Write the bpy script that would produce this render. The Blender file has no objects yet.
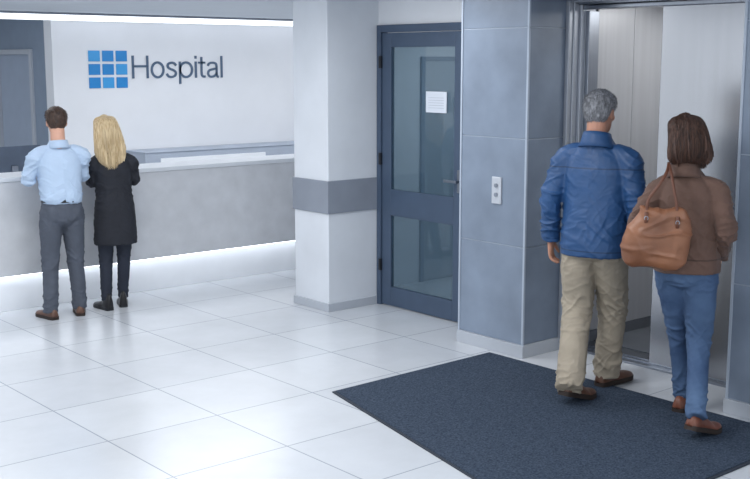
import bpy, bmesh, math, random
from mathutils import Vector, Matrix, noise
random.seed(3)
C=bpy.context; D=bpy.data
scn=C.scene
def lin(c):
    return tuple(((x/255)/12.92 if x/255<=0.04045 else ((x/255+0.055)/1.055)**2.4) for x in c)+(1.0,)
def link(o):
    C.collection.objects.link(o); return o
# ------------------------------------------------------------ materials
def pmat(name,col,rough=.5,metal=0,var=.12,scale=6,stretch=(1,1,1),bump=0,bscale=60,bstretch=None,detail=4,spec=.5,col2=None,coat=0,sheen=0,seams=None,bdist=.01):
    m=D.materials.new(name); m.use_nodes=True; nt=m.node_tree; N=nt.nodes; L=nt.links
    b=N['Principled BSDF']; b.inputs['Roughness'].default_value=rough; b.inputs['Metallic'].default_value=metal
    b.inputs['Specular IOR Level'].default_value=spec
    if coat: b.inputs['Coat Weight'].default_value=coat
    if sheen:
        b.inputs['Sheen Weight'].default_value=sheen
    tc=N.new('ShaderNodeTexCoord'); mp=N.new('ShaderNodeMapping'); mp.inputs['Scale'].default_value=stretch
    L.new(tc.outputs['Object'],mp.inputs['Vector'])
    nz=N.new('ShaderNodeTexNoise'); nz.inputs['Scale'].default_value=scale; nz.inputs['Detail'].default_value=detail
    L.new(mp.outputs['Vector'],nz.inputs['Vector'])
    c=lin(col)
    if col2: a,d=c,lin(col2)
    else:
        a=tuple(x*(1-var) for x in c[:3])+(1,); d=tuple(min(1,x*(1+var)) for x in c[:3])+(1,)
    cr=N.new('ShaderNodeValToRGB'); cr.color_ramp.elements[0].position=.3; cr.color_ramp.elements[1].position=.7
    cr.color_ramp.elements[0].color=a; cr.color_ramp.elements[1].color=d
    L.new(nz.outputs['Fac'],cr.inputs['Fac']); out=cr.outputs['Color']
    if seams:
        sp=N.new('ShaderNodeSeparateXYZ'); L.new(tc.outputs['Object'],sp.inputs[0])
        for z0 in seams:
            cm=N.new('ShaderNodeMath'); cm.operation='COMPARE'; L.new(sp.outputs[2],cm.inputs[0]); cm.inputs[1].default_value=z0; cm.inputs[2].default_value=.004
            mm=N.new('ShaderNodeMath'); mm.operation='MULTIPLY_ADD'; L.new(cm.outputs[0],mm.inputs[0]); mm.inputs[1].default_value=-.45; mm.inputs[2].default_value=1
            vs=N.new('ShaderNodeVectorMath'); vs.operation='SCALE'; L.new(out,vs.inputs[0]); L.new(mm.outputs[0],vs.inputs['Scale']); out=vs.outputs[0]
    L.new(out,b.inputs['Base Color'])
    if bump:
        mp2=N.new('ShaderNodeMapping'); mp2.inputs['Scale'].default_value=bstretch or (1,1,1)
        L.new(tc.outputs['Object'],mp2.inputs['Vector'])
        n2=N.new('ShaderNodeTexNoise'); n2.inputs['Scale'].default_value=bscale; n2.inputs['Detail'].default_value=3
        L.new(mp2.outputs['Vector'],n2.inputs['Vector'])
        bp=N.new('ShaderNodeBump'); bp.inputs['Strength'].default_value=bump; bp.inputs['Distance'].default_value=bdist
        L.new(n2.outputs['Fac'],bp.inputs['Height']); L.new(bp.outputs['Normal'],b.inputs['Normal'])
    return m
def emat(name,col,st):
    m=D.materials.new(name); m.use_nodes=True; N=m.node_tree.nodes; b=N['Principled BSDF']
    b.inputs['Base Color'].default_value=lin(col); b.inputs['Emission Color'].default_value=lin(col); b.inputs['Emission Strength'].default_value=st
    return m
def tilemat(name,c1,c2,cm,w,h,off,rough,mortar=.004,rot=0):
    m=D.materials.new(name); m.use_nodes=True; nt=m.node_tree; N=nt.nodes; L=nt.links; b=N['Principled BSDF']
    tc=N.new('ShaderNodeTexCoord'); mp=N.new('ShaderNodeMapping'); mp.inputs['Location'].default_value=off; mp.inputs['Rotation'].default_value=(0,0,rot)
    L.new(tc.outputs['Object'],mp.inputs['Vector'])
    br=N.new('ShaderNodeTexBrick'); br.offset=0; br.inputs['Scale'].default_value=1
    br.inputs['Brick Width'].default_value=w; br.inputs['Row Height'].default_value=h; br.inputs['Mortar Size'].default_value=mortar
    br.inputs['Mortar Smooth'].default_value=.1
    br.inputs['Color1'].default_value=lin(c1); br.inputs['Color2'].default_value=lin(c2); br.inputs['Mortar'].default_value=lin(cm)
    L.new(mp.outputs['Vector'],br.inputs['Vector'])
    nz=N.new('ShaderNodeTexNoise'); nz.inputs['Scale'].default_value=1.6; nz.inputs['Detail'].default_value=7; nz.inputs['Roughness'].default_value=.65
    L.new(tc.outputs['Object'],nz.inputs['Vector'])
    mr=N.new('ShaderNodeMapRange'); mr.inputs[1].default_value=.3; mr.inputs[2].default_value=.7; mr.inputs[3].default_value=.91; mr.inputs[4].default_value=1.03
    L.new(nz.outputs['Fac'],mr.inputs[0])
    mx=N.new('ShaderNodeVectorMath'); mx.operation='SCALE'; L.new(br.outputs['Color'],mx.inputs[0]); L.new(mr.outputs[0],mx.inputs['Scale'])
    L.new(mx.outputs[0],b.inputs['Base Color'])
    b.inputs['Roughness'].default_value=rough
    return m
M={}
M['floor']=tilemat('floor_tile',(206,210,215),(200,204,210),(156,162,172),.7,.7,(.13,.2,0),.23,.0045)
M['wall']=pmat('white_wall',(222,225,230),.7,var=.03,scale=2,bump=.05,bscale=80)
M['pillar']=pmat('pillar_plaster',(216,221,228),.6,var=.04,scale=3,bump=.06,bscale=60)
M['greywall']=pmat('grey_wall',(130,144,162),.7,var=.04)
M['ceil']=pmat('ceiling_paint',(204,210,217),.8,var=.02)
M['band']=pmat('grey_band',(138,145,157),.5,var=.05,scale=5)
M['base']=pmat('skirting',(178,184,193),.4,var=.03)
M['tile']=pmat('blue_grey_porcelain',(125,138,156),.42,var=.16,scale=3,detail=10,bump=.05,bscale=30)
M['joint']=pmat('pale_joint',(170,181,196),.5,var=.03)
M['steel']=pmat('brushed_steel',(168,171,177),.26,.95,.025,scale=2,stretch=(7,7,.2),bump=.008,bscale=12,bstretch=(60,60,.5))
M['steel2']=pmat('satin_steel',(150,156,166),.3,1,.06,scale=4,stretch=(30,30,.6))
M['casing']=pmat('steel_casing',(172,178,188),.35,.5,.05,scale=4,stretch=(30,30,.6))
M['frame']=pmat('slate_blue_frame',(68,84,106),.45,.1,.05)
M['black']=pmat('black_plastic',(24,27,34),.4)
M['mat']=pmat('charcoal_carpet',(44,55,71),.95,scale=100,col2=(82,94,111),detail=7,bump=.9,bscale=240,spec=.1)
M['matedge']=pmat('rubber_edge',(42,50,62),.8,var=.1)
M['counter']=pmat('mottled_stone',(206,209,214),.45,var=.06,scale=7,detail=12,bump=.05,bscale=40)
M['ctop']=pmat('counter_top_laminate',(218,223,229),.3,var=.02)
M['white']=pmat('white_lacquer',(226,230,235),.4,var=.02)
M['cred']=pmat('slate_cabinet',(160,170,185),.5,var=.04)
M['led']=emat('led_strip',(245,249,255),5)
M['lamp']=emat('lamp_diffuser',(246,250,255),1.8)
M['logo']=pmat('logo_blue',(28,128,196),.4,var=.03)
M['logo2']=pmat('logo_light_blue',(56,150,212),.4,var=.03)
M['letter']=pmat('letter_slate',(74,96,122),.45,var=.03)
M['paper']=pmat('paper',(214,220,230),.8,var=.01)
M['ink']=pmat('ink_grey',(184,191,202),.8)
M['cab']=pmat('cab_steel',(186,188,193),.34,.5,.05,scale=3,stretch=(8,8,.3))
M['cabfloor']=pmat('cab_floor',(92,97,105),.4)
def glassmat():
    m=D.materials.new('tinted_glass'); m.use_nodes=True; nt=m.node_tree; N=nt.nodes; L=nt.links; b=N['Principled BSDF']
    b.inputs['Base Color'].default_value=lin((66,88,104)); b.inputs['Roughness'].default_value=.03; b.inputs['Specular IOR Level'].default_value=1
    t=N.new('ShaderNodeBsdfTransparent'); t.inputs[0].default_value=(.72,.81,.85,1)
    mx=N.new('ShaderNodeMixShader'); mx.inputs[0].default_value=.64
    L.new(b.outputs[0],mx.inputs[1]); L.new(t.outputs[0],mx.inputs[2]); L.new(mx.outputs[0],N['Material Output'].inputs[0]); return m
M['glass']=glassmat()
M['screen']=pmat('dark_screen',(30,36,46),.2)
M['monback']=pmat('grey_plastic',(86,98,116),.45)

# ------------------------------------------------------------ mesh helpers
def box(bm,x0,x1,y0,y1,z0,z1,mi=0):
    vs=[bm.verts.new(p) for p in [(x0,y0,z0),(x1,y0,z0),(x1,y1,z0),(x0,y1,z0),(x0,y0,z1),(x1,y0,z1),(x1,y1,z1),(x0,y1,z1)]]
    for f in [(0,3,2,1),(4,5,6,7),(0,1,5,4),(1,2,6,5),(2,3,7,6),(3,0,4,7)]:
        bm.faces.new([vs[i] for i in f]).material_index=mi
def finish(name,bm,mats,parent=None,smooth=False,bevel=0):
    me=D.meshes.new(name); bm.normal_update(); bm.to_mesh(me); bm.free()
    if not isinstance(mats,(list,tuple)): mats=[mats]
    for m in mats: me.materials.append(m)
    if smooth:
        for p in me.polygons: p.use_smooth=True
    o=link(D.objects.new(name,me))
    if bevel:
        b=o.modifiers.new('bevel','BEVEL'); b.width=bevel; b.segments=2; b.limit_method='ANGLE'
    if parent: o.parent=parent
    return o
def boxes(name,lst,mats,parent=None,bevel=0):
    bm=bmesh.new()
    for b in lst: box(bm,*b)
    return finish(name,bm,mats,parent,bevel=bevel)
def empty(name,loc=(0,0,0),rz=0):
    e=link(D.objects.new(name,None)); e.location=loc; e.rotation_euler=(0,0,rz); e.empty_display_size=.2; return e
def struct(o,label=None):
    o['kind']='structure'
    if label: o['label']=label
    return o
def tag(o,label,cat,group=None):
    o['label']=label; o['category']=cat
    if group: o['group']=group
    return o

# ------------------------------------------------------------ camera
HC=2.05; AZ=math.radians(49.65); PH=math.radians(9.06)
cam=link(D.objects.new('camera',D.cameras.new('camera')))
cam.location=(0,0,HC); cam.rotation_euler=(math.pi/2-PH,0,AZ-math.pi/2)
cam.data.sensor_width=36; cam.data.lens=36*1113/750; scn.camera=cam

# ------------------------------------------------------------ room
CZ=2.6
struct(boxes('floor',[(-3,10.6,-3,17,-.1,0)],M['floor']),'polished pale grey porcelain tile floor')
struct(boxes('ceiling',[(-3,10.6,-3,17,CZ,CZ+.1)],M['ceil']),'pale plaster ceiling')
struct(boxes('wall_north',[(5.53,10.5,12.2,12.4,0,CZ)],M['wall']),'white wall carrying the hospital sign')
struct(boxes('wall_corridor',[(5.53,5.73,12.4,12.78,0,CZ),(5.53,5.73,13.8,17,0,CZ),(5.53,5.73,12.78,13.8,2.16,CZ)],M['greywall']),'grey-blue corridor wall')
struct(boxes('wall_far',[(-3,5.53,16.8,17,0,CZ)],M['greywall']),'grey-blue wall at the end of the corridor')
struct(boxes('wall_reception',[(10.4,10.6,7.75,12.2,0,CZ)],M['wall']),'white side wall of the reception')
struct(boxes('wall_partition',[(6.16,10.4,7.6,7.75,0,CZ)],M['wall']),'white partition wall beside the reception')
d2=empty('door_2'); struct(d2,'grey corridor door with pale frame')
boxes('frame',[(5.50,5.56,12.74,12.80,0,2.2),(5.50,5.56,13.78,13.84,0,2.2),(5.50,5.56,12.80,13.78,2.14,2.2)],M['base'],d2,.004)
boxes('door_leaf',[(5.55,5.60,12.80,13.78,.005,2.14)],pmat('grey_door_leaf',(156,168,186),.5,var=.03),d2,.004)
boxes('handle',[(5.50,5.52,12.88,13.0,1.03,1.05),(5.51,5.55,12.88,12.9,1.02,1.06)],M['steel2'],d2)
struct(boxes('wall_east',[(6.1,6.16,5.6,7.2,2.35,CZ),(6.1,6.16,5.62,6.05,0,2.35)],M['wall']),'white wall above the glazed door')
struct(boxes('wall_closet',[(8.2,8.3,5.9,7.6,0,CZ),(6.16,8.3,5.85,5.9,0,CZ)],M['greywall']),'wall of the room behind the glazed door')
struct(boxes('wall_pillar',[(5.56,6.16,7.135,7.6,0,CZ)],M['pillar'],bevel=.006),'pale plastered square pillar')
struct(boxes('trim_1',[(5.545,6.1,7.12,7.61,.82,1.09)],M['band'],bevel=.004),'grey protective band around the pillar')
struct(boxes('baseboard_pillar',[(5.545,6.1,7.12,7.61,0,.07)],M['base'],bevel=.003))
def pier(name,x0,x1,y0,y1,label):
    L=[(x0+.006,x1,y0+.006,y1-.006,0,CZ,0)]
    zs=[.09,.78,1.53,2.28,CZ]
    for a,b in zip(zs,zs[1:]):
        L.append((x0,x1-.01,y0,y1,a+.004,b-.004,1))
    o=boxes(name,L,[M['joint'],M['tile']],bevel=.002); return struct(o,label)
YE=3.49
pier('wall_pier',5.69,6.19,5.104,5.735,'blue-grey porcelain tiled pier beside the elevator')
pier('wall_pier_east',5.69,6.19,1.6,YE,'blue-grey porcelain tiled wall on the far side of the elevator')
struct(boxes('baseboard_pier',[(5.675,6.19,5.09,5.745,0,.09)],M['base'],bevel=.002))
struct(boxes('baseboard_east',[(5.675,6.19,1.6,YE+.014,0,.09)],M['base'],bevel=.002))
struct(boxes('trim_2',[(5.684,5.70,5.098,5.114,.09,2.47)],M['joint']),'pale corner trim of the pier')
struct(boxes('trim_3',[(5.684,5.70,YE-.01,YE+.006,.09,2.47)],M['joint']))
struct(boxes('trim_4',[(5.684,5.70,5.725,5.741,.09,CZ)],M['joint']))
struct(boxes('wall_lintel',[(5.69,6.3,YE,5.104,2.47,CZ)],M['tile'],bevel=.003),'blue-grey lintel above the elevator')
struct(boxes('wall_shaft',[(6.19,6.3,1.6,YE-.06,0,CZ),(6.19,6.3,5.15,5.62,0,CZ)],M['tile']))

# ------------------------------------------------------------ glazed door
d1=empty('door_1',(0,0,0)); struct(d1,'slate blue aluminium door with two glass panes')
y0,y1=6.05,7.125
boxes('frame',[(6.07,6.15,y1-.05,y1,0,2.35),(6.07,6.15,y0,y0+.05,0,2.35),(6.07,6.15,y0+.05,y1-.05,2.29,2.35)],M['frame'],d1,.004)
a,b=y0+.055,y1-.055
boxes('door_leaf',[(6.085,6.125,b-.11,b,.01,2.285),(6.085,6.125,a,a+.11,.01,2.285),(6.085,6.125,a+.11,b-.11,2.17,2.285),
  (6.085,6.125,a+.11,b-.11,.78,1.0),(6.085,6.125,a+.11,b-.11,.01,.17)],M['frame'],d1,.004)
boxes('glass_pane',[(6.10,6.108,a+.11,b-.11,1.0,2.17)],M['glass'],d1)
boxes('glass_pane',[(6.10,6.108,a+.11,b-.11,.17,.78)],M['glass'],d1)
boxes('handle',[(6.03,6.045,a+.03,a+.17,1.12,1.14),(6.04,6.085,a+.03,a+.05,1.12,1.14),(6.078,6.087,a+.015,a+.065,1.04,1.22)],M['steel2'],d1,.003)
for z in (.3,1.2,2.0):
    boxes('hinge',[(6.06,6.085,b-.005,b+.02,z,z+.1)],M['black'],d1,.003)
n=boxes('paper_notice',[(6.079,6.083,6.295,6.53,1.655,1.82,0)]+[(6.078,6.0795,6.325,6.50,1.69+i*.02,1.694+i*.02,1) for i in range(5)],[M['paper'],M['ink']])
tag(n,'white paper notice taped to the glazed door','notice')
d3=empty('door_3'); struct(d3,'pale flush door in the room behind the glass')
boxes('frame',[(7.0,7.04,7.57,7.6,0,2.10),(7.9,7.94,7.57,7.6,0,2.10),(7.04,7.9,7.57,7.6,2.06,2.10)],M['greywall'],d3,.003)
boxes('door_leaf',[(7.04,7.9,7.58,7.6,.005,2.06)],M['base'],d3,.002)

# ------------------------------------------------------------ call button panel
cb=empty('elevator_call_panel',(5.69,5.37,1.16)); tag(cb,'steel elevator call button plate on the tiled pier','button panel')
boxes('plate',[(-.012,.02,-.045,.045,-.095,.095)],pmat('call_plate',(196,201,209),.35,.4,.03),cb,.004)
bmat=pmat('button_grey',(124,132,145),.4)
for z in (.035,-.03):
    bm=bmesh.new(); bmesh.ops.create_cone(bm,cap_ends=True,segments=24,radius1=.015,radius2=.014,depth=.01)
    bmesh.ops.rotate(bm,verts=bm.verts,matrix=Matrix.Rotation(math.pi/2,3,'Y')); bmesh.ops.translate(bm,verts=bm.verts,vec=(-.015,0,z))
    finish('button',bm,bmat,cb)

# ------------------------------------------------------------ elevator
el=empty('elevator',(6.2,4.3,0)); tag(el,'stainless steel elevator with a half open sliding door','elevator')
def EL(name,l,m,bev=.003,label=None):
    o=boxes(name,[(p[0]-6.2,p[1]-6.2,p[2]-4.3,p[3]-4.3)+tuple(p[4:]) for p in l],m,el,bev)
    if label:o['label']=label
    return o
EL('door_casing',[(6.06,6.10,5.070,5.103,0,2.468),(6.10,6.15,5.058,5.103,0,2.455),(6.15,6.19,5.035,5.103,0,2.44),
   (6.06,6.12,YE+.016,5.068,2.452,2.469)],M['casing'],.005)
EL('door_frame',[(6.19,6.3,5.0,5.03,0,2.40),(6.19,6.3,5.032,5.10,0,2.43),
   (6.12,6.3,YE+.001,YE+.014,0,2.47),(6.12,6.3,YE+.014,5.055,2.44,2.47),(6.16,6.3,YE+.014,5.03,2.41,2.435)],M['steel2'],.004)
EL('door_panel',[(6.2,6.235,YE+.014,4.41,.02,2.41)],M['steel'],.004,'closed brushed steel sliding leaf')
EL('door_panel',[(6.255,6.285,YE,4.36,.02,2.41)],M['steel2'],.004,'second sliding leaf tucked behind the first')
EL('sill',[(6.14,6.42,YE+.014,5.05,0,.015),(6.2,6.21,YE+.014,5.05,.015,.022),(6.26,6.27,YE+.014,5.05,.015,.022)],M['steel2'],.001)
EL('cab_wall',[(6.36,6.78,5.06,5.10,.10,2.46),(6.785,7.25,5.06,5.10,.10,2.46),(7.255,7.75,5.06,5.10,.1,2.46),(7.7,7.75,3.3,5.06,.02,2.46),(6.36,7.75,3.26,3.3,.02,2.46),(6.36,7.75,3.3,5.06,2.46,2.49)],M['cab'],.004)
EL('cab_skirting',[(6.36,7.75,5.055,5.10,.02,.10)],M['cabfloor'],0)
EL('cab_floor',[(6.42,7.7,3.3,5.06,0,.02)],M['cabfloor'],0)
EL('handrail',[(6.6,7.6,5.0,5.03,.92,.96),(6.7,6.73,5.03,5.06,.93,.95),(7.5,7.53,5.03,5.06,.93,.95)],M['steel'],.005)
EL('cab_light',[(6.55,7.4,3.7,4.6,2.44,2.458)],emat('cab_lamp',(250,249,246),8),0)

# ------------------------------------------------------------ mat
mt=empty('floor_mat',(4.9,4.13,0)); tag(mt,'dark charcoal blue entrance mat in front of the elevator','mat')
def slab(name,c,z0,z1,m,bev):
    bm=bmesh.new(); A=[bm.verts.new((x,y,z0)) for x,y in c]; B=[bm.verts.new((x,y,z1)) for x,y in c]
    for k in range(4): bm.faces.new((A[k],A[(k+1)%4],B[(k+1)%4],B[k]))
    bm.faces.new(list(reversed(A))); bm.faces.new(B); finish(name,bm,m,mt,bevel=bev)
slab('carpet',[(-1.28,-1.18),(.70,-1.18),(.70,1.20),(-.72,1.17)],.002,.014,M['mat'],.003)
slab('edge',[(-1.295,-1.2),(.715,-1.2),(.715,1.22),(-.735,1.19)],0,.008,M['matedge'],.003)

# ------------------------------------------------------------ reception counter
rc=empty('reception_counter',(5,8.9,0)); tag(rc,'long mottled stone reception counter with glowing plinth','counter')
def R(name,l,m,bev=.003):
    return boxes(name,[(p[0]-5,p[1]-5,p[2]-8.9,p[3]-8.9)+tuple(p[4:]) for p in l],m,rc,bev)
R('front_panel',[(1.2,10.3,8.78,8.86,.31,1.09)],M['counter'])
R('countertop',[(1.2,10.3,8.765,9.2,1.09,1.125)],M['ctop'])
R('plinth',[(1.2,10.3,8.89,9.15,0,.31)],M['white'])
R('light_strip',[(1.2,10.3,8.81,8.85,.300,.310)],M['led'],0)
R('body',[(1.2,10.3,8.86,8.92,.31,1.09),(1.2,10.3,9.15,9.2,0,1.09)],M['white'],0)
R('work_desk',[(1.2,10.3,9.2,9.8,.72,.75),(1.2,1.24,9.2,9.8,0,.72),(10.2,10.24,9.2,9.8,0,.72),(5.5,5.54,9.2,9.8,0,.72)],M['ctop'],.002)
cr=empty('credenza',(8.3,12,0)); tag(cr,'long pale slate blue low cabinet under the sign','cabinet')
boxes('body',[(-1.9,1.95,-.3,.19,0,.99)],M['cred'],cr,.004)
boxes('cabinet_top',[(-1.91,1.96,-.31,.19,.99,1.0)],M['cred'],cr,.003)
for i in range(4):
    x=-1.85+i*.95
    d=boxes('cabinet_door',[(x,x+.92,-.32,-.3,.06,.74)],M['cred'],cr,.003)
boxes('drawer',[(-1.7,-.2,-.32,-.3,.78,.92)],M['white'],cr,.003)['label']='white drawer front'
def monitor(x,y,rz,label):
    e=empty('monitor',(x,y,.751),rz); tag(e,label,'monitor')
    boxes('screen',[(-.27,.27,-.012,.012,.24,.57)],M['monback'],e,.004)
    boxes('display',[(-.255,.255,.012,.015,.26,.555)],M['screen'],e)
    boxes('stand',[(-.03,.03,-.03,-.008,.01,.4),(-.1,.1,-.09,.09,0,.012)],M['steel2'],e,.003)
monitor(3.90,9.5,math.radians(8),'grey desktop monitor behind the reception counter')
oc=empty('office_chair',(3.75,10.25,0),math.radians(150)); tag(oc,'grey-blue office chair behind the reception counter','chair')
fab=pmat('chair_fabric',(96,114,142),.8,var=.08,scale=20)
boxes('seat',[(-.24,.24,-.22,.24,.44,.52)],fab,oc,.03)
boxes('backrest',[(-.22,.22,-.27,-.21,.62,1.18)],fab,oc,.025)
boxes('base',[(-.03,.03,-.03,.03,.06,.44),(-.3,.3,-.025,.025,.05,.08),(-.025,.025,-.3,.3,.05,.08),(-.03,.03,-.26,-.22,.42,.7)]+
      [(x-.025,x+.025,y-.025,y+.025,0,.05) for x,y in ((-.28,0),(.28,0),(0,-.28),(0,.28))],M['black'],oc,.004)

ls=tag(boxes('linear_light',[(3.0,10.3,11.98,12.06,2.515,2.575)],M['lamp']),'long white linear ceiling light in front of the sign wall','light')
struct(boxes('trim_5',[(3.0,10.4,11.94,12.1,2.575,CZ)],M['band']),'grey mounting channel of the linear light')

# ------------------------------------------------------------ sign
sg=empty('hospital_sign',(5.97,12.2,1.745)); tag(sg,'blue square grid logo and slate Hospital lettering on wall','sign')
bm=bmesh.new()
cw,chh,gp=.146,.126,.030
for i in range(3):
    for j in range(3):
        box(bm,i*(cw+gp),i*(cw+gp)+cw,-.010,-.001,j*(chh+gp),j*(chh+gp)+chh,(i*2+j)%3>1)
finish('logo',bm,[M['logo'],M['logo2']],sg,bevel=.002)
bm=bmesh.new(); SW=.10
def crom(P,sub):
    out=[]; n=len(P)
    for i in range(n-1):
        p0=P[max(i-1,0)];p1=P[i];p2=P[i+1];p3=P[min(i+2,n-1)]
        for k in range(sub):
            t=k/sub; t2=t*t;t3=t2*t
            out.append([.5*((2*b)+(-a+c)*t+(2*a-5*b+4*c-d)*t2+(-a+3*b-3*c+d)*t3) for a,b,c,d in zip(p0,p1,p2,p3)])
    out.append(list(P[-1])); return out
def stroke(pts,w=SW,closed=False):
    n=len(pts); L=[];Rr=[]
    for i in range(n):
        a=Vector(pts[i-1] if (i>0 or closed) else pts[0]); b=Vector(pts[(i+1)%n] if (i<n-1 or closed) else pts[-1])
        t=(b-a).normalized(); nn=Vector((-t.y,t.x)); p=Vector(pts[i])
        L.append(p+nn*w/2); Rr.append(p-nn*w/2)
    sc=lambda p,y:bm.verts.new((.56+p.x*KX,y,.11+p.y*.272))
    F=[(sc(l,-.012),sc(r,-.012),sc(l,-.001),sc(r,-.001)) for l,r in zip(L,Rr)]
    m=n if closed else n-1
    for i in range(m):
        a=F[i];b=F[(i+1)%n]
        bm.faces.new((a[0],b[0],b[1],a[1])); bm.faces.new((a[0],a[2],b[2],b[0])); bm.faces.new((a[1],b[1],b[3],a[3])); bm.faces.new((a[2],a[3],b[3],b[2]))
    if not closed:
        for a in (F[0],F[-1]): bm.faces.new((a[0],a[1],a[3],a[2]))
def sm(pts,k=6): return [tuple(q) for q in crom([list(p) for p in pts],k)]
def ellp(cx,cy,rx,ry): return [(cx+rx*math.cos(a),cy+ry*math.sin(a)) for a in [2*math.pi*i/32 for i in range(32)]]
X=0.0; h=SW/2; XH=.74; KX=.253
stroke([(X+h,0),(X+h,1)]); stroke([(X+.78-h,0),(X+.78-h,1)]); stroke([(X+h,.53),(X+.78-h,.53)]); X+=.78+.10
stroke(ellp(X+.33,XH/2,.33-h,XH/2-h+.01),closed=True); X+=.66+.07
stroke(sm([(X+.50,.56),(X+.42,.655),(X+.28,.685),(X+.13,.64),(X+.09,.53),(X+.17,.43),(X+.38,.345),(X+.48,.24),(X+.44,.11),(X+.28,.05),(X+.12,.08),(X+.04,.20)])); X+=.54+.10
stroke([(X+h,-.27),(X+h,XH)]); stroke(ellp(X+.35,XH/2,.35-h,XH/2-h+.01),closed=True); X+=.69+.10
stroke([(X+h,0),(X+h,XH)]); stroke([(X+h,.87),(X+h,1)]); X+=SW+.07
stroke(sm([(X+.17,.95),(X+.17,.6),(X+.17,.2),(X+.20,.09),(X+.28,.05),(X+.36,.06)])); stroke([(X+0,XH-.05),(X+.36,XH-.05)],.085); X+=.37+.07
stroke(sm([(X+.06,.54),(X+.12,.65),(X+.28,.685),(X+.45,.65),(X+.50,.52),(X+.50,.2),(X+.53,.07),(X+.60,.04)]))
stroke(sm([(X+.50,.42),(X+.30,.385),(X+.12,.33),(X+.06,.20),(X+.12,.07),(X+.26,.045),(X+.42,.10),(X+.50,.22)])); X+=.62+.09
stroke([(X+h,0),(X+h,1)]); X+=SW
bmesh.ops.recalc_face_normals(bm,faces=bm.faces)
fx=1.28/(X*KX)
for v in bm.verts: v.co.x=.56+(v.co.x-.56)*fx
finish('lettering',bm,M['letter'],sg)

# ============================================================ PEOPLE
def tube(bm,pts,rad,ref=(1,0,0),seg=20,sub=4,cap=(1,1),p=2.0,fixed=None,lin_=False):
    P=[list(a)+(list(r) if isinstance(r,(tuple,list)) else [r,r]) for a,r in zip(pts,rad)]
    Q=crom(P,sub) if not lin_ else P
    cs=[Vector(q[:3]) for q in Q]; rs=[(max(q[3],.001),max(q[4],.001)) for q in Q]
    n=len(cs); Ts=[]
    for i in range(n):
        Ts.append(Vector(fixed) if fixed else (cs[min(i+1,n-1)]-cs[max(i-1,0)]).normalized())
    def capr(i,sgn,cf):
        r=min(rs[i])*cf; o=[]
        for k in (1,2,3):
            an=k/3*math.pi/2*.97
            o.append((cs[i]+Ts[i]*sgn*r*math.sin(an),(rs[i][0]*math.cos(an),rs[i][1]*math.cos(an)),Ts[i]))
        return o
    items=list(reversed(capr(0,-1,cap[0]))); items+=[(cs[i],rs[i],Ts[i]) for i in range(n)]; items+=capr(n-1,1,cap[1])
    rings=[]; prev=Vector(ref)
    if abs(prev.normalized().dot(items[0][2]))>.9: prev=Vector((0,1,0)) if abs(items[0][2].y)<.8 else Vector((0,0,1))
    for c,(a,b),T in items:
        S=(prev-T*prev.dot(T)).normalized(); prev=S; U=T.cross(S)
        ring=[]
        for k in range(seg):
            an=2*math.pi*k/seg; co,si=math.cos(an),math.sin(an)
            e=2/p
            ring.append(bm.verts.new(c+S*a*math.copysign(abs(co)**e,co)+U*b*math.copysign(abs(si)**e,si)))
        rings.append(ring)
    for r0,r1 in zip(rings,rings[1:]):
        for k in range(seg):
            bm.faces.new((r0[k],r0[(k+1)%seg],r1[(k+1)%seg],r1[k]))
    bm.faces.new(list(reversed(rings[0]))); bm.faces.new(rings[-1])
def ell(bm,c,r,M4=None):
    d=bmesh.ops.create_icosphere(bm,subdivisions=3,radius=1)
    for v in d['verts']: v.co=Vector((v.co.x*r[0],v.co.y*r[1],v.co.z*r[2]))+Vector(c)
def remesh(name,bm,vox,sm_,mat,parent,S,disp=None,post=1):
    me=D.meshes.new('tmp'); bm.to_mesh(me); bm.free()
    o=link(D.objects.new('tmp',me))
    r=o.modifiers.new('r','REMESH'); r.mode='VOXEL'; r.voxel_size=vox
    if sm_:
        s=o.modifiers.new('s','SMOOTH'); s.factor=.5; s.iterations=sm_
    C.view_layer.update()
    m2=D.meshes.new_from_object(o.evaluated_get(C.evaluated_depsgraph_get())); D.objects.remove(o); D.meshes.remove(me)
    m2.name=name
    if disp:
        ns=[v.normal.copy() for v in m2.vertices]
        for v,nn in zip(m2.vertices,ns): v.co=v.co+nn*disp(v.co,nn)
    for v in m2.vertices: v.co=v.co*S
    for p in m2.polygons: p.use_smooth=True
    m2.materials.clear(); m2.materials.append(mat)
    o=link(D.objects.new(name,m2)); o.parent=parent; return o
def nz(p,f): return noise.noise(Vector((p.x*f[0],p.y*f[1],p.z*f[2])))
def crease(p,f,sl=0,seed=0):
    w=noise.noise(Vector((p.x*5+seed,p.y*5,p.z*5)))*.06
    q=Vector((p.x*f[0],p.y*f[1]+seed,(p.z+sl*(.6*abs(p.x)+.35*p.x)+w)*f[2]))
    v=abs(noise.noise(q)); return max(0,1-v*4.2)**1.3
def g(x,m,s): return math.exp(-((x-m)/s)**2)
HEAD=[(0.0,.020,.085,.035),(.012,.038,.092,.0),(.035,.052,.092,-.045),(.06,.060,.088,-.075),(.09,.068,.088,-.092),(.12,.073,.086,-.100),(.15,.077,.090,-.104),(.18,.075,.086,-.100),(.205,.065,.070,-.085),(.225,.045,.045,-.06),(.238,.02,.012,-.03)]
def headM(P):
    nx,ny,nzz=P['head']; return Matrix.Translation((nx,ny,nzz))@Matrix.Rotation(P.get('yaw',0),4,'Z')@Matrix.Rotation(P.get('pitch',0),4,'X')@Matrix.Rotation(P.get('roll',0),4,'Y')
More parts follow.
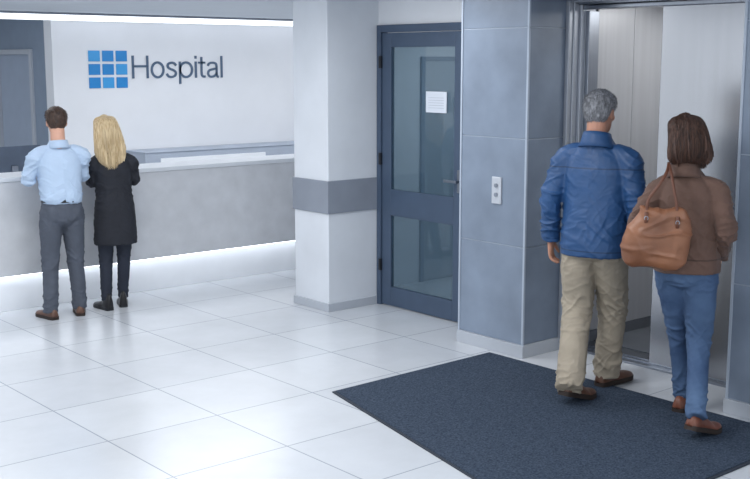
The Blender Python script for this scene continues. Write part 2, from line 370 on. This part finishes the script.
def addhead(bm,Mx):
    t=bmesh.new()
    tube(t,[(0,(f+b)/2,z) for z,w,f,b in HEAD],[(w,(f-b)/2) for z,w,f,b in HEAD],fixed=(0,0,1),p=2.2,seg=28,sub=3,cap=(.2,.4))
    tube(t,[(0,.084,.135),(0,.094,.105),(0,.104,.088)],[.008,.010,.014],ref=(1,0,0),seg=12,cap=(1,.7))
    for s in (-1,1):
        ell(t,(s*.079,-.012,.112),(.009,.02,.032)); ell(t,(s*.02,.094,.083),(.009,.012,.009))
        ell(t,(s*.032,.083,.145),(.026,.010,.007)); ell(t,(s*.045,.06,.09),(.02,.025,.022))
    ell(t,(0,.09,.052),(.024,.010,.010)); ell(t,(0,.086,.018),(.022,.014,.016))
    tube(t,[(0,-.03,.07),(0,-.035,.0),(0,-.035,-.07)],[(.060,.062),(.060,.060),(.064,.062)],cap=(1,1))
    bmesh.ops.transform(t,matrix=Mx,verts=t.verts)
    me=D.meshes.new('h'); t.to_mesh(me); t.free(); bm.from_mesh(me); D.meshes.remove(me)
def addhand(bm,W,Dd,Nn,Th,curl=1.0):
    W=Vector(W);Dd=Vector(Dd).normalized();Nn=Vector(Nn);Nn=(Nn-Dd*Nn.dot(Dd)).normalized();Th=Vector(Th);Th=(Th-Dd*Th.dot(Dd)-Nn*Th.dot(Nn)).normalized()
    tube(bm,[W-Dd*.04,W,W+Dd*.04,W+Dd*.085],[(.026,.022),(.027,.019),(.038,.017),(.040,.013)],ref=Th,seg=16,cap=(.5,.8),p=2.4)
    for off,l in ((.031,.078),(.0105,.088),(-.011,.082),(-.031,.064)):
        p=W+Dd*.08+Th*off; pts=[p]; an=.15*curl
        for k,fr in enumerate((.42,.32,.26)):
            d=Dd*math.cos(an)+Nn*math.sin(an)+Th*off*1.2; p=p+d*l*fr; pts.append(p); an+=.5*curl
        tube(bm,pts,[.0098,.0092,.0085,.0072],ref=Th,seg=10,sub=2,cap=(1,1))
    p=W+Dd*.015+Th*.022; d1=(Dd*.75+Th*.62+Nn*.25).normalized(); d2=(Dd*.9+Th*.3+Nn*.35).normalized()
    tube(bm,[p,p+d1*.04,p+d1*.04+d2*.032,p+d1*.04+d2*.06],[.016,.0125,.011,.008],ref=Nn,seg=10,sub=2)
def lerp(a,b,t): return tuple(x+(y-x)*t for x,y in zip(a,b))
def limb(j):
    a,b,c=j; return [a,lerp(a,b,.5),b,lerp(b,c,.45),c]
def build_body(P,par,skin,vox):
    S=P['S']; w=P['w']; bm=bmesh.new(); wl_=P.get('wl',1)
    R=[(.84,.13,.09),(.92,.145,.095),(1.05,.13,.09),(1.2,.135,.095),(1.33,.145,.095),(1.40,.125,.075),(1.46,.08,.06),(1.51,.056,.056)]
    cx=P.get('cx',lambda z:0); cy=P.get('cy',lambda z:0)
    tube(bm,[(cx(z),cy(z),z) for z,_,_ in R],[(a*w,b*w) for _,a,b in R],fixed=(0,0,1),seg=28,cap=(.5,.5))
    for s,leg in (('l',P['legL']),('r',P['legR'])):
        tube(bm,limb(leg),[.078*w*wl_,.064*w*wl_,.042*wl_,.040*wl_,.032*wl_])
        a=Vector(leg[2]); tube(bm,[a,a+Vector((0,.03,-.03)),a+Vector((0,.11,-.055))],[.032,.028,.020])
    for arm in (P['armL'],P['armR']):
        A=limb(arm); A[0]=(A[0][0]*.9,A[0][1],A[0][2]-.03); tube(bm,A,[.040*w,.040*w,.034*w,.033*w,.025])
    for arm,h in ((P['armL'],P['handL']),(P['armR'],P['handR'])): addhand(bm,arm[2],*h)
    addhead(bm,headM(P))
    return remesh('body',bm,vox,1,skin,par,S)
ew=pmat('eye_white',(225,225,222),.3)
def face_parts(P,par,lip):
    S=P['S']; Mx=headM(P)
    for s in (-1,1):
        bm=bmesh.new(); d=bmesh.ops.create_uvsphere(bm,u_segments=16,v_segments=10,radius=.0115)
        bmesh.ops.translate(bm,verts=bm.verts,vec=(s*.029,.0745,.122))
        bmesh.ops.create_uvsphere(bm,u_segments=12,v_segments=8,radius=.0055,matrix=Matrix.Translation((s*.029,.0815,.122)))
        for f in bm.faces:
            if f.calc_center_median().y>.083 : f.material_index=1
        bmesh.ops.transform(bm,matrix=Matrix.Scale(S,4)@Mx,verts=bm.verts)
        finish('eye',bm,[ew,M['black']],par,True)
    bm=bmesh.new(); ell(bm,(0,.098,.055),(.022,.005,.004)); ell(bm,(0,.098,.048),(.018,.005,.004))
    bmesh.ops.transform(bm,matrix=Matrix.Scale(S,4)@Mx,verts=bm.verts); finish('mouth',bm,lip,par,True)
def strand(bm,pts,w):
    prev=None; n=len(pts)
    for i,p in enumerate(pts):
        t=(pts[min(i+1,n-1)]-pts[max(i-1,0)]).normalized(); s=t.cross(Vector((.3,.2,1)));
        if s.length<.05: s=t.cross(Vector((1,0,0)))
        s.normalize(); u=t.cross(s); ww=w*(1-.75*(i/(n-1))**2)
        r=[bm.verts.new(p+(s*math.cos(a)+u*math.sin(a))*ww) for a in (0,2.094,4.189)]
        if prev:
            for k in range(3): bm.faces.new((prev[k],prev[(k+1)%3],r[(k+1)%3],r[k]))
        prev=r
def short_hair(P,par,mat,thick=.014,tufts=2600):
    S=P['S']; Mx=headM(P)
    Q=crom([list(r) for r in HEAD],6); seg=90; bm=bmesh.new(); rows=[]
    def hl(y):
        if y<-.06: return .035
        if y<-.02: return .035+(y+.06)/.04*.085
        if y<.03: return .12
        if y<.05: return .12+(y-.03)/.02*.065
        return .185+(y-.05)*.2
    roots=[]
    for z,w,f,b in Q:
        row=[]
        for k in range(seg):
            an=2*math.pi*k/seg; co,si=math.cos(an),math.sin(an); e=2/2.2
            x=w*math.copysign(abs(co)**e,co); y=(f+b)/2+(f-b)/2*math.copysign(abs(si)**e,si)
            edge=z-hl(y)+.008*noise.noise(Vector((x*60,y*60,3))); t=max(0,min(1,edge/.045)); off=.001+thick*t**.8+ (.002*noise.noise(Vector((x*110,y*110,z*60)))+.004*noise.noise(Vector((x*40,y*40,z*30))))*t
            n=Vector((x,y-(-.01),(z-.11)*.9)).normalized()
            co_=Vector((x,y,z))+n*off
            v=bm.verts.new(co_); row.append((v,edge))
            if edge>-.002: roots.append((co_,n,t))
        rows.append(row)
    for r0,r1 in zip(rows,rows[1:]):
        for k in range(seg):
            q=[r0[k],r0[(k+1)%seg],r1[(k+1)%seg],r1[k]]
            if min(e for _,e in q)>-.004: bm.faces.new([v for v,_ in q])
    bm.faces.new([v for v,_ in rows[-1]])
    for v in [v for v in bm.verts if not v.link_faces]: bm.verts.remove(v)
    for i in range(tufts):
        c,n,t=random.choice(roots)
        c=c+Vector([random.uniform(-.003,.003) for _ in range(3)])
        d=Vector((n.x*.2,-.25+.35*n.y,-.9)) if n.z<.85 else Vector((random.uniform(-.3,.3),.8,.1))
        d=(d-n*d.dot(n)).normalized(); L_=random.uniform(.010,.020)*(.5+.5*t)
        lf=random.uniform(.03,.25)
        strand(bm,[c-n*.001,c+d*L_*.5+n*L_*.3*lf,c+d*L_+n*L_*lf],.0010)
    bmesh.ops.transform(bm,matrix=Matrix.Scale(S,4)@Mx,verts=bm.verts)
    return finish('hair',bm,mat,par,True)
def long_hair(P,par,mat,rows,vox=.006,amp=.005,ns=900):
    S=P['S']; bm=bmesh.new()
    Mx=headM(P)
    tube(bm,[(0,(f+b)/2,z) for z,w,f,b in rows],[(w,(f-b)/2) for z,w,f,b in rows],fixed=(0,0,-1),p=2.1,seg=40,sub=4,cap=(.5,.3))
    def disp(p,n):
        an=math.atan2(p.x,-(p.y+.02)); 
        low=max(0,min(1,(.2-p.z)/.2))
        return amp*(noise.noise(Vector((an*7,p.z*3,1)))+.7*noise.noise(Vector((an*20,p.z*6,4)))+.5*noise.noise(Vector((an*40,p.z*8,9))))*(.4+low)
    o=remesh('hair',bm,vox,2,mat,par,1,disp)
    Q=crom([list(r) for r in rows],6); bm=bmesh.new(); bm.from_mesh(o.data); n=len(Q)
    for i in range(ns):
        th=random.uniform(0,2*math.pi); off=random.uniform(.0,.009); dr=random.uniform(-.35,.35); st=random.randint(0,n//3); pts=[]
        ph=random.uniform(0,6); ext=random.uniform(0,.035); en=n if random.random()<.7 else random.randint(n*2//3,n)
        for k in range(st,en,3):
            z,w,f,b=Q[k]; t=(k-st)/max(1,n-st); a=th+dr*t+.05*math.sin(ph+t*7)
            pts.append(Vector(((w+off)*math.cos(a),(f+b)/2+((f-b)/2+off)*math.sin(a),z)))
        if len(pts)<3: continue
        e=pts[-1]; pts.append(Vector((e.x*(.9+random.uniform(-.06,.14)),e.y*1.0,e.z-ext)))
        strand(bm,pts,.0016)
    me=o.data; bm.to_mesh(me); bm.free()
    for p in me.polygons: p.use_smooth=True
    me.transform(Matrix.Scale(S,4)@Mx); return o
def shoe(P,par,leg,mat,sole,lift=0,yaw=0,boot=False,k=1.08):
    S=P['S']; a=leg[2]
    st=[(-.075,.018,.05),(-.068,.031,.075),(-.04,.038,.095),(.0,.039,.10),(.035,.040,.088),(.08,.046,.07),(.13,.050,.056),(.17,.047,.05),(.20,.034,.043),(.215,.015,.034)]
    if boot: st=[(y,w,h+(.06 if y<.03 else 0)) for y,w,h in st]
    st=[(y*k,w*k,h*(1.05)) for y,w,h in st]
    Q=crom([list(s) for s in st],3)
    def bend(v):
        if lift and v.y<.14:
            d=v.y-.14; s,c=math.sin(lift),math.cos(lift)
            q=min(1,-d/.04); y=.14+d*c+ v.z*s*q; z=v.z*(1-q+q*c)-d*s
            v.y,v.z=y,z
    Mt=Matrix.Translation((a[0],a[1],0))@Matrix.Rotation(yaw,4,'Z')
    bm=bmesh.new(); rings=[]
    for y,w,h in Q:
        ring=[]
        for kk in range(24):
            an=2*math.pi*kk/24; co,si=math.cos(an),math.sin(an)
            x=w*math.copysign(abs(co)**.75,co)
            z=.026+(h-.026)*(si**.8) if si>0 else .026-.006*abs(si)
            if si>0: x*=1-.25*(si if y<.05 else si*.6)
            ring.append(bm.verts.new((x,y,z)))
        rings.append(ring)
    for r0,r1 in zip(rings,rings[1:]):
        for kk in range(24): bm.faces.new((r0[kk],r1[kk],r1[(kk+1)%24],r0[(kk+1)%24]))
    bm.faces.new(rings[0]); bm.faces.new(list(reversed(rings[-1])))
    bmesh.ops.recalc_face_normals(bm,faces=bm.faces)
    for v in bm.verts: bend(v.co)
    bmesh.ops.transform(bm,matrix=Matrix.Scale(S,4)@Mt,verts=bm.verts)
    so=finish('shoe',bm,mat,par,True)
    bm=bmesh.new(); rings=[]
    for y,w,h in Q:
        rings.append([bm.verts.new((x*1.08,y,z)) for x,z in ((-w,0),(w,0),(w,.028),(-w,.028))])
    for r0,r1 in zip(rings,rings[1:]):
        for kk in range(4): bm.faces.new((r0[kk],r1[kk],r1[(kk+1)%4],r0[(kk+1)%4]))
    bm.faces.new(rings[0]); bm.faces.new(list(reversed(rings[-1])))
    bmesh.ops.recalc_face_normals(bm,faces=bm.faces)
    for v in bm.verts: bend(v.co)
    bmesh.ops.transform(bm,matrix=Matrix.Scale(S,4)@Mt,verts=bm.verts)
    s2=finish('sole',bm,sole,so)
    return so
def trousers(P,par,mat,rad,waist=1.04,hem=.07,vox=.008,fold=1,name='trousers',w=1):
    bm=bmesh.new(); cx=P.get('cx',lambda z:0); cy=P.get('cy',lambda z:0)
    R=[(waist,.155*w,.112*w),(.96,.168*w,.120*w),(.89,.168*w,.120*w),(.84,.15*w,.11*w)]
    tube(bm,[(cx(z)*.5,cy(z)*.5,z) for z,_,_ in R],[(a,b) for _,a,b in R],fixed=(0,0,-1),seg=28,cap=(.1,.5))
    for leg in (P['legL'],P['legR']):
        h,k,a=leg; v=Vector(a)-Vector(k); hm=hem+max(0,a[2]-.11)*.9; t=(k[2]-hm)/(k[2]-a[2]); e=tuple(Vector(k)+v*t)
        pts=[h,lerp(h,k,.5),k,lerp(k,e,.45),lerp(k,e,.85),e]
        tube(bm,pts,rad,cap=(.8,.1),seg=24)
        ell(bm,(h[0]*.9,h[1]-.035*w,.905),(.082*w,.082*w,.10))
    kz=P['legL'][1][2]
    def disp(p,n):
        z=p.z; wt=.3+.9*g(z,kz,.10)+1.2*g(z,.13,.11)+.7*g(z,.82,.08)
        sd=7 if p.x>0 else 0
        return fold*(.0085*crease(p,(7,7,12),.8,sd)*wt+.006*nz(p,(4,4,5))+.0045*wt*crease(p,(12,12,24),-.6,3+sd)-.003)
    return remesh(name,bm,vox,2,mat,par,P['S'],disp)
def top(P,par,mat,R,sl,name='jacket',vox=.008,fold=1,p=2.3,hemcap=.05):
    bm=bmesh.new(); cx=P.get('cx',lambda z:0); cy=P.get('cy',lambda z:0)
    tube(bm,[(cx(r[0]),cy(r[0]),r[0]) for r in R],[(r[1],r[2]) for r in R],fixed=(0,0,1),seg=32,cap=(hemcap,.3),p=p)
    for arm in (P['armL'],P['armR']):
        s,e,w=arm; t=P.get('sleeve',.97); w2=lerp(e,w,t); sg_=1 if s[0]>0 else -1
        pts=[(s[0]*.4,s[1],s[2]+.012),(s[0]*.78,s[1],s[2]-.005),(s[0]+.012*sg_,s[1],s[2]-.055),lerp(s,e,.55),e,lerp(e,w2,.5),w2]
        tube(bm,pts,[sl[0]*.62,sl[0]*.80,sl[0]*.98]+list(sl[1:]),cap=(.8,.1),seg=24)
    ez=P['armL'][1][2]
    def disp(p,n):
        ax=abs(p.x-cx(p.z)); arm=max(0,min(1,(ax-.17)/.04)); sd=11 if p.x>0 else 0
        wt=.4+.45*arm+.7*g(p.z,P['waistz'],.09)+.6*arm*g(p.z,ez,.09)
        d=.010*crease(p,(5,5,13),.9,sd)*wt+.005*crease(p,(10,10,22),-.8,sd+5)*wt+.005*nz(p,(4,4,6))-.002
        return fold*d
    return remesh(name,bm,vox,3,mat,par,P['S'],disp)
def collar(P,par,mat,z0,z1,r0,r1,cy=-.03,th=.008,name='collar',tilt=.02):
    bm=bmesh.new(); seg=40; rings=[]
    cx=P['head'][0]
    for t in (0,.33,.66,1):
        a=r0[0]+(r1[0]-r0[0])*t**.6; b=r0[1]+(r1[1]-r0[1])*t**.6; z=z0+(z1-z0)*t
        rings.append([bm.verts.new((cx+a*math.cos(2*math.pi*k/seg),P['head'][1]+cy+b*math.sin(2*math.pi*k/seg),z-tilt*math.sin(2*math.pi*k/seg))) for k in range(seg)])
    for r_0,r_1 in zip(rings,rings[1:]):
        for k in range(seg): bm.faces.new((r_0[k],r_0[(k+1)%seg],r_1[(k+1)%seg],r_1[k]))
    bmesh.ops.scale(bm,vec=(P['S'],)*3,verts=bm.verts)
    o=finish(name,bm,mat,par,True); m=o.modifiers.new('s','SOLIDIFY'); m.thickness=th; m.offset=0
    return o
skin=pmat('skin',(206,158,136),.5,var=.06,scale=12); lip=pmat('lip',(170,100,92),.4)
skin2=pmat('skin_weathered',(186,136,114),.5,var=.08,scale=12)
def hairmat(n,a,b,st=(80,80,5)): return pmat(n,a,.5,col2=b,scale=1.4,stretch=st,bump=.6,bscale=1.6,bstretch=(110,110,7))
def deg(a): return math.radians(a)
def person(label,loc,head):
    e=empty('person',(loc[0],loc[1],loc[2] if len(loc)>2 else 0),deg(head-90)); return tag(e,label,'person')
# ---- near man
P=dict(S=1.045,w=1.03,head=(0.0,.035,1.542),yaw=deg(-5),pitch=deg(-3),waistz=1.0,
 cy=lambda z:.03*max(0,(z-1.0))/.5,
 legL=((-.09,0,.91),(-.085,-.01,.505),(-.02,-.29,.15)), legR=((.088,0,.91),(.08,.15,.51),(.045,.19,.09)),
 armL=((-.182,.01,1.425),(-.25,-.06,1.15),(-.275,.02,.90)), armR=((.182,.01,1.425),(.245,-.01,1.15),(.235,.14,.93)),
 handL=((0,.12,-1),(1,.1,0),(.1,1,.1),1.0), handR=((0,.2,-1),(-1,0,0),(0,1,.1),1.0))
e=person('person in blue jacket and khaki trousers walking toward the elevator',(5.39,4.27,.014),20)
build_body(P,e,skin2,.005); face_parts(P,e,lip)
short_hair(P,e,hairmat('grey_hair',(92,94,100),(162,164,170),(90,90,25)),.011)
jm=pmat('blue_nylon',(38,76,122),.5,var=.12,scale=5,bump=.35,bscale=12,bstretch=(1,1,1.8),seams=(1.405,.905))
jk=top(P,e,jm,[(.83,.192,.142),(.88,.196,.146),(.95,.193,.142),(1.05,.189,.135),(1.2,.194,.136),(1.31,.198,.136),(1.39,.178,.12),(1.445,.135,.10),(1.485,.098,.088),(1.515,.078,.076)],(.078,.069,.061,.058,.054),vox=.0065,fold=.95)
collar(P,jk,jm,1.455,1.54,(.108,.100),(.076,.078),cy=-.035,th=.010)
for arm in (P['armL'],P['armR']):
    bm=bmesh.new(); a=lerp(arm[1],arm[2],.86); b=lerp(arm[1],arm[2],.98)
    tube(bm,[a,b],[.0565,.053],cap=(.1,.1),seg=24); bmesh.ops.scale(bm,vec=(P['S'],)*3,verts=bm.verts); finish('cuff',bm,jm,jk,True)
km=pmat('khaki_cotton',(160,150,134),.8,var=.08,scale=10,bump=.2,bscale=200,bdist=.002)
trousers(P,e,km,[.106,.103,.088,.083,.080,.080],hem=.06,fold=1.0,vox=.0065)
sh=pmat('brown_leather',(98,68,54),.4,var=.2,scale=20,bump=.1); so=pmat('dark_sole',(44,34,30),.7)
shoe(P,e,P['legL'],sh,so,lift=deg(16),yaw=deg(-16)); shoe(P,e,P['legR'],sh,so,yaw=deg(-20))
# ---- near woman
P=dict(S=.975,w=.93,wl=.92,head=(-.035,.035,1.54),yaw=deg(32),pitch=deg(-4),roll=deg(-3),waistz=1.05,
 cy=lambda z:.03*max(0,(z-1.0))/.5,cx=lambda z:-.02*max(0,(z-1.0))/.5,
 legL=((-.08,0,.91),(-.045,.15,.51),(-.01,.21,.09)), legR=((.08,0,.91),(.085,.03,.49),(.12,-.31,.16)),
 armL=((-.165,.01,1.40),(-.28,-.05,1.17),(-.20,.17,1.12)), armR=((.145,.01,1.40),(.21,-.05,1.15),(.17,.13,.97)),
 handL=((.2,1,.1),(.6,0,-.8),(.8,0,.6),1.2), handR=((-.1,.6,-.8),(-1,0,0),(0,1,.6),1.0))
WL=(5.34,3.57,.014); WH=28; PW=P
e=person('person in brown suede jacket and blue jeans walking with shoulder bag',WL,WH)
build_body(P,e,skin,.005); face_parts(P,e,lip)
long_hair(P,e,hairmat('dark_brown_hair',(36,24,21),(96,66,53)),[(.248,.03,.02,-.04),(.238,.062,.05,-.082),(.213,.088,.075,-.110),(.17,.102,.055,-.126),(.12,.110,.035,-.134),(.07,.118,.025,-.136),(.02,.120,.018,-.128),(-.01,.108,.012,-.116),(-.03,.080,0,-.096)],amp=.022,vox=.005,ns=2000)
wm=pmat('brown_suede',(98,74,64),.8,var=.14,scale=9,bump=.3,bscale=30,sheen=.1,seams=(.955,))
jk=top(P,e,wm,[(.895,.184,.140),(.93,.186,.141),(.98,.179,.134),(1.07,.163,.122),(1.2,.165,.122),(1.31,.168,.12),(1.38,.15,.11),(1.43,.112,.09),(1.465,.082,.075),(1.49,.066,.066)],(.067,.062,.055,.051,.047),vox=.0065)
collar(P,jk,wm,1.43,1.505,(.098,.092),(.08,.08),cy=-.035,th=.009)
jn=pmat('blue_denim',(44,68,104),.85,scale=4,col2=(80,105,138),bump=.2,bscale=260,bdist=.002,detail=8)
trousers(P,e,jn,[.102,.093,.070,.062,.054,.053],hem=.085,fold=.9,name='jeans',w=.97,vox=.0065)
sh2=pmat('tan_brown_leather',(112,66,50),.4,var=.2,scale=20,bump=.1)
shoe(P,e,P['legL'],sh2,so,yaw=deg(-14),k=1.1); shoe(P,e,P['legR'],sh2,so,lift=deg(17),yaw=deg(-24),k=1.12)
# ---- handbag
lm=pmat('tan_leather',(110,70,49),.42,scale=6,col2=(148,99,70),bump=.3,bscale=22,detail=8)
lm2=pmat('tan_leather_dark',(100,60,43),.45,var=.1,scale=12)
rz=deg(WH-90); RM=Matrix.Rotation(rz,3,'Z')
def wl(p): return Vector((WL[0],WL[1],0))+RM@Vector(p)
bo=wl((-.125,-.24,.86))
bag=empty('handbag',(bo.x,bo.y,.95),rz+deg(8)); tag(bag,"tan leather shoulder bag hanging from a shoulder",'handbag')
bm=bmesh.new()
tube(bm,[(-.02,0,.0),(-.02,0,.03),(-.012,0,.12),(0,0,.21),(.010,.0,.275),(.016,.0,.31)],[(.14,.045),(.172,.060),(.182,.066),(.158,.050),(.128,.030),(.108,.014)],fixed=(0,0,1),p=2.4,seg=36,cap=(.4,.2))
def bd(p,n):
    return .014*nz(p,(8,8,5))+.014*crease(p,(10,10,3.5),0,2)*max(0,min(1,(p.z-.05)/.2))+.008*crease(p,(4,4,11),0,6)+.002*nz(p,(26,26,20))
def dz(x): return .12*x-.25*x*x+.012*math.exp(-((x-.01)/.05)**2)
def sag(o):
    for v in o.data.vertices:
        x,z=v.co.x,v.co.z
        v.co.z-= dz(x)*(z/.31)
o=remesh('bag_body',bm,.005,4,lm,bag,1,bd); sag(o)
def topz(x): return .31-dz(x)
for dy in (-.016,.012):
    for xa in (-.075,.09):
        bm=bmesh.new()
        z0=topz(xa)
        tube(bm,[(xa,dy*1.6,z0-.05),(xa*.9,dy*1.2,z0+.04),(xa*.45+.02,dy*1.3+.025,.44),(.035+xa*.14,dy*1.4+.07,.505),(.035,dy+.145,.55)],[(.008,.004)]*5,ref=(1,0,0),seg=10,cap=(.3,.3))
        finish('handle',bm,lm2,bag,True)
for x in (-.075,.09):
    bm=bmesh.new(); zc=topz(x)-.055
    pts=[(x+.010*math.cos(a),-.052,zc+.010*math.sin(a)) for a in [i*math.pi/8 for i in range(17)]]
    tube(bm,pts,[.0022]*17,ref=(0,1,0),seg=8,sub=1)
    finish('buckle',bm,M['steel2'],bag,True)
    bm=bmesh.new(); tube(bm,[(x,-.030,zc-.045),(x,-.052,zc-.01),(x,-.040,zc+.03)],[(.010,.003)]*3,ref=(1,0,0),seg=8); finish('strap_tab',bm,lm2,bag,True)
bm=bmesh.new(); tube(bm,[(-.09,-.0,topz(-.09)),(0,0,topz(0)),(.11,0,topz(.11))],[(.004,.006)]*3,ref=(0,0,1),seg=8); finish('zipper',bm,lm2,bag,True)
# ---- far man
P=dict(S=.945,w=1.04,head=(0.0,.04,1.548),yaw=deg(-10),pitch=deg(-8),waistz=1.06,
 cy=lambda z:.04*max(0,(z-1.0))/.5,
 legL=((-.09,0,.91),(-.115,.01,.50),(-.14,-.03,.09)), legR=((.09,0,.91),(.105,.02,.50),(.12,.0,.09)),
 armL=((-.19,.02,1.425),(-.25,.07,1.195),(-.15,.31,1.235)), armR=((.19,.02,1.425),(.22,.10,1.195),(.11,.34,1.235)),
 handL=((.2,1,-.02),(0,0,-1),(1,0,0),.3), handR=((-.2,1,-.02),(0,0,-1),(-1,0,0),.3))
e=person('person in light blue shirt and grey trousers leaning on the counter',(3.83,8.40),82)
build_body(P,e,skin,.007); face_parts(P,e,lip)
short_hair(P,e,hairmat('brown_hair',(44,32,28),(84,62,50),(60,60,20)),.013,1200)
sm_=pmat('light_blue_cotton',(178,198,222),.7,var=.04,scale=8,bump=.2,bscale=20)
jk=top(P,e,sm_,[(.99,.166,.124),(1.04,.173,.134),(1.12,.177,.130),(1.22,.182,.128),(1.31,.19,.128),(1.39,.172,.114),(1.445,.125,.092),(1.485,.082,.074),(1.51,.068,.068)],(.070,.060,.051,.045,.041),name='shirt',fold=1.0,vox=.007)
collar(P,jk,sm_,1.45,1.515,(.094,.088),(.068,.068),cy=-.035,th=.008,tilt=.01)
tm=pmat('charcoal_wool',(76,82,94),.8,var=.1,scale=12,bump=.15,bscale=200,bdist=.002)
tr=trousers(P,e,tm,[.100,.092,.072,.066,.062,.062],hem=.06,fold=.8,w=1.03)
bm=bmesh.new(); tube(bm,[(0,0,1.0),(0,0,1.035)],[(.172,.132),(.170,.130)],fixed=(0,0,1),cap=(.05,.05),seg=32); bmesh.ops.scale(bm,vec=(P['S'],)*3,verts=bm.verts); finish('belt',bm,M['black'],tr,True)
shoe(P,e,P['legL'],sh,so,yaw=deg(14),k=1.0); shoe(P,e,P['legR'],sh,so,yaw=deg(-14),k=1.0)
# ---- far woman
P=dict(S=.89,w=.9,wl=.88,head=(-.045,.035,1.56),yaw=deg(10),pitch=deg(-3),roll=deg(-3),waistz=1.1,
 cy=lambda z:.02*max(0,(z-1.0))/.5,
 legL=((-.08,0,.91),(-.095,.02,.50),(-.115,-.04,.09)), legR=((.08,0,.91),(.075,.02,.50),(.06,.05,.09)),
 armL=((-.155,.01,1.42),(-.175,.08,1.2),(-.08,.32,1.32)), armR=((.16,.01,1.42),(.205,.06,1.2),(.11,.32,1.32)),
 handL=((.2,1,-.02),(0,0,-1),(1,0,0),.3), handR=((-.2,1,-.02),(0,0,-1),(-1,0,0),.3))
e=person('person with long blonde hair and black coat at the counter',(4.305,8.42),76)
build_body(P,e,skin,.007); face_parts(P,e,lip)
long_hair(P,e,hairmat('blonde_hair',(192,162,116),(242,224,188)),[(.250,.03,.02,-.04),(.240,.07,.05,-.08),(.215,.093,.075,-.105),(.17,.108,.055,-.118),(.10,.122,.03,-.124),(.02,.136,.0,-.124),(-.06,.142,-.02,-.128),(-.13,.130,-.03,-.134),(-.18,.104,-.05,-.135),(-.21,.065,-.06,-.13)],vox=.006,amp=.014,ns=1500)
bc=pmat('black_wool_coat',(28,31,40),.8,var=.15,scale=10,bump=.2,bscale=60)
jk=top(P,e,bc,[(.62,.200,.150),(.70,.198,.150),(.85,.192,.142),(.98,.182,.132),(1.1,.165,.118),(1.22,.170,.122),(1.31,.174,.122),(1.38,.158,.108),(1.435,.115,.088),(1.475,.075,.07),(1.50,.065,.065)],(.068,.062,.053,.048,.044),name='coat',fold=.9)
collar(P,jk,bc,1.445,1.53,(.092,.088),(.08,.08),cy=-.035,th=.010)
dj=pmat('black_denim',(34,40,54),.8,var=.1)
trousers(P,e,dj,[.098,.086,.064,.058,.050,.049],hem=.09,fold=.6,name='jeans')
bt=pmat('black_leather',(26,26,30),.35)
shoe(P,e,P['legL'],bt,M['black'],yaw=deg(16),boot=True,k=1); shoe(P,e,P['legR'],bt,M['black'],yaw=deg(-10),boot=True,k=1)

# ------------------------------------------------------------ lights
KL=.86
def area(x,y,sx,sy,p,z=2.585,col=(.985,.99,1)):
    l=D.lights.new('area_lamp','AREA'); l.shape='RECTANGLE'; l.size=sx; l.size_y=sy; l.energy=p*KL; l.color=col
    o=link(D.objects.new('area_lamp',l)); o.location=(x,y,z)
for x in (1.2,3.6):
    for y in (1.5,4.2,6.9): area(x,y,1.2,.6,33)
area(3.5,10.2,1.2,.6,34); area(6.5,10.4,1.8,.6,44); area(8.8,10.4,1.2,.6,38); area(1.0,10,1.2,.6,30)
area(4.9,5.9,1.0,.4,18); area(7.2,6.5,.6,.4,28,2.55); area(3.5,14.5,1.2,.6,16)  # middle one is an added fill that lightens the room behind the glazed door
w=D.worlds.new('world'); scn.world=w; w.use_nodes=True
w.node_tree.nodes['Background'].inputs[0].default_value=(.91,.955,1,1); w.node_tree.nodes['Background'].inputs[1].default_value=1.35
scn.view_settings.view_transform='Standard'; scn.view_settings.look='None'
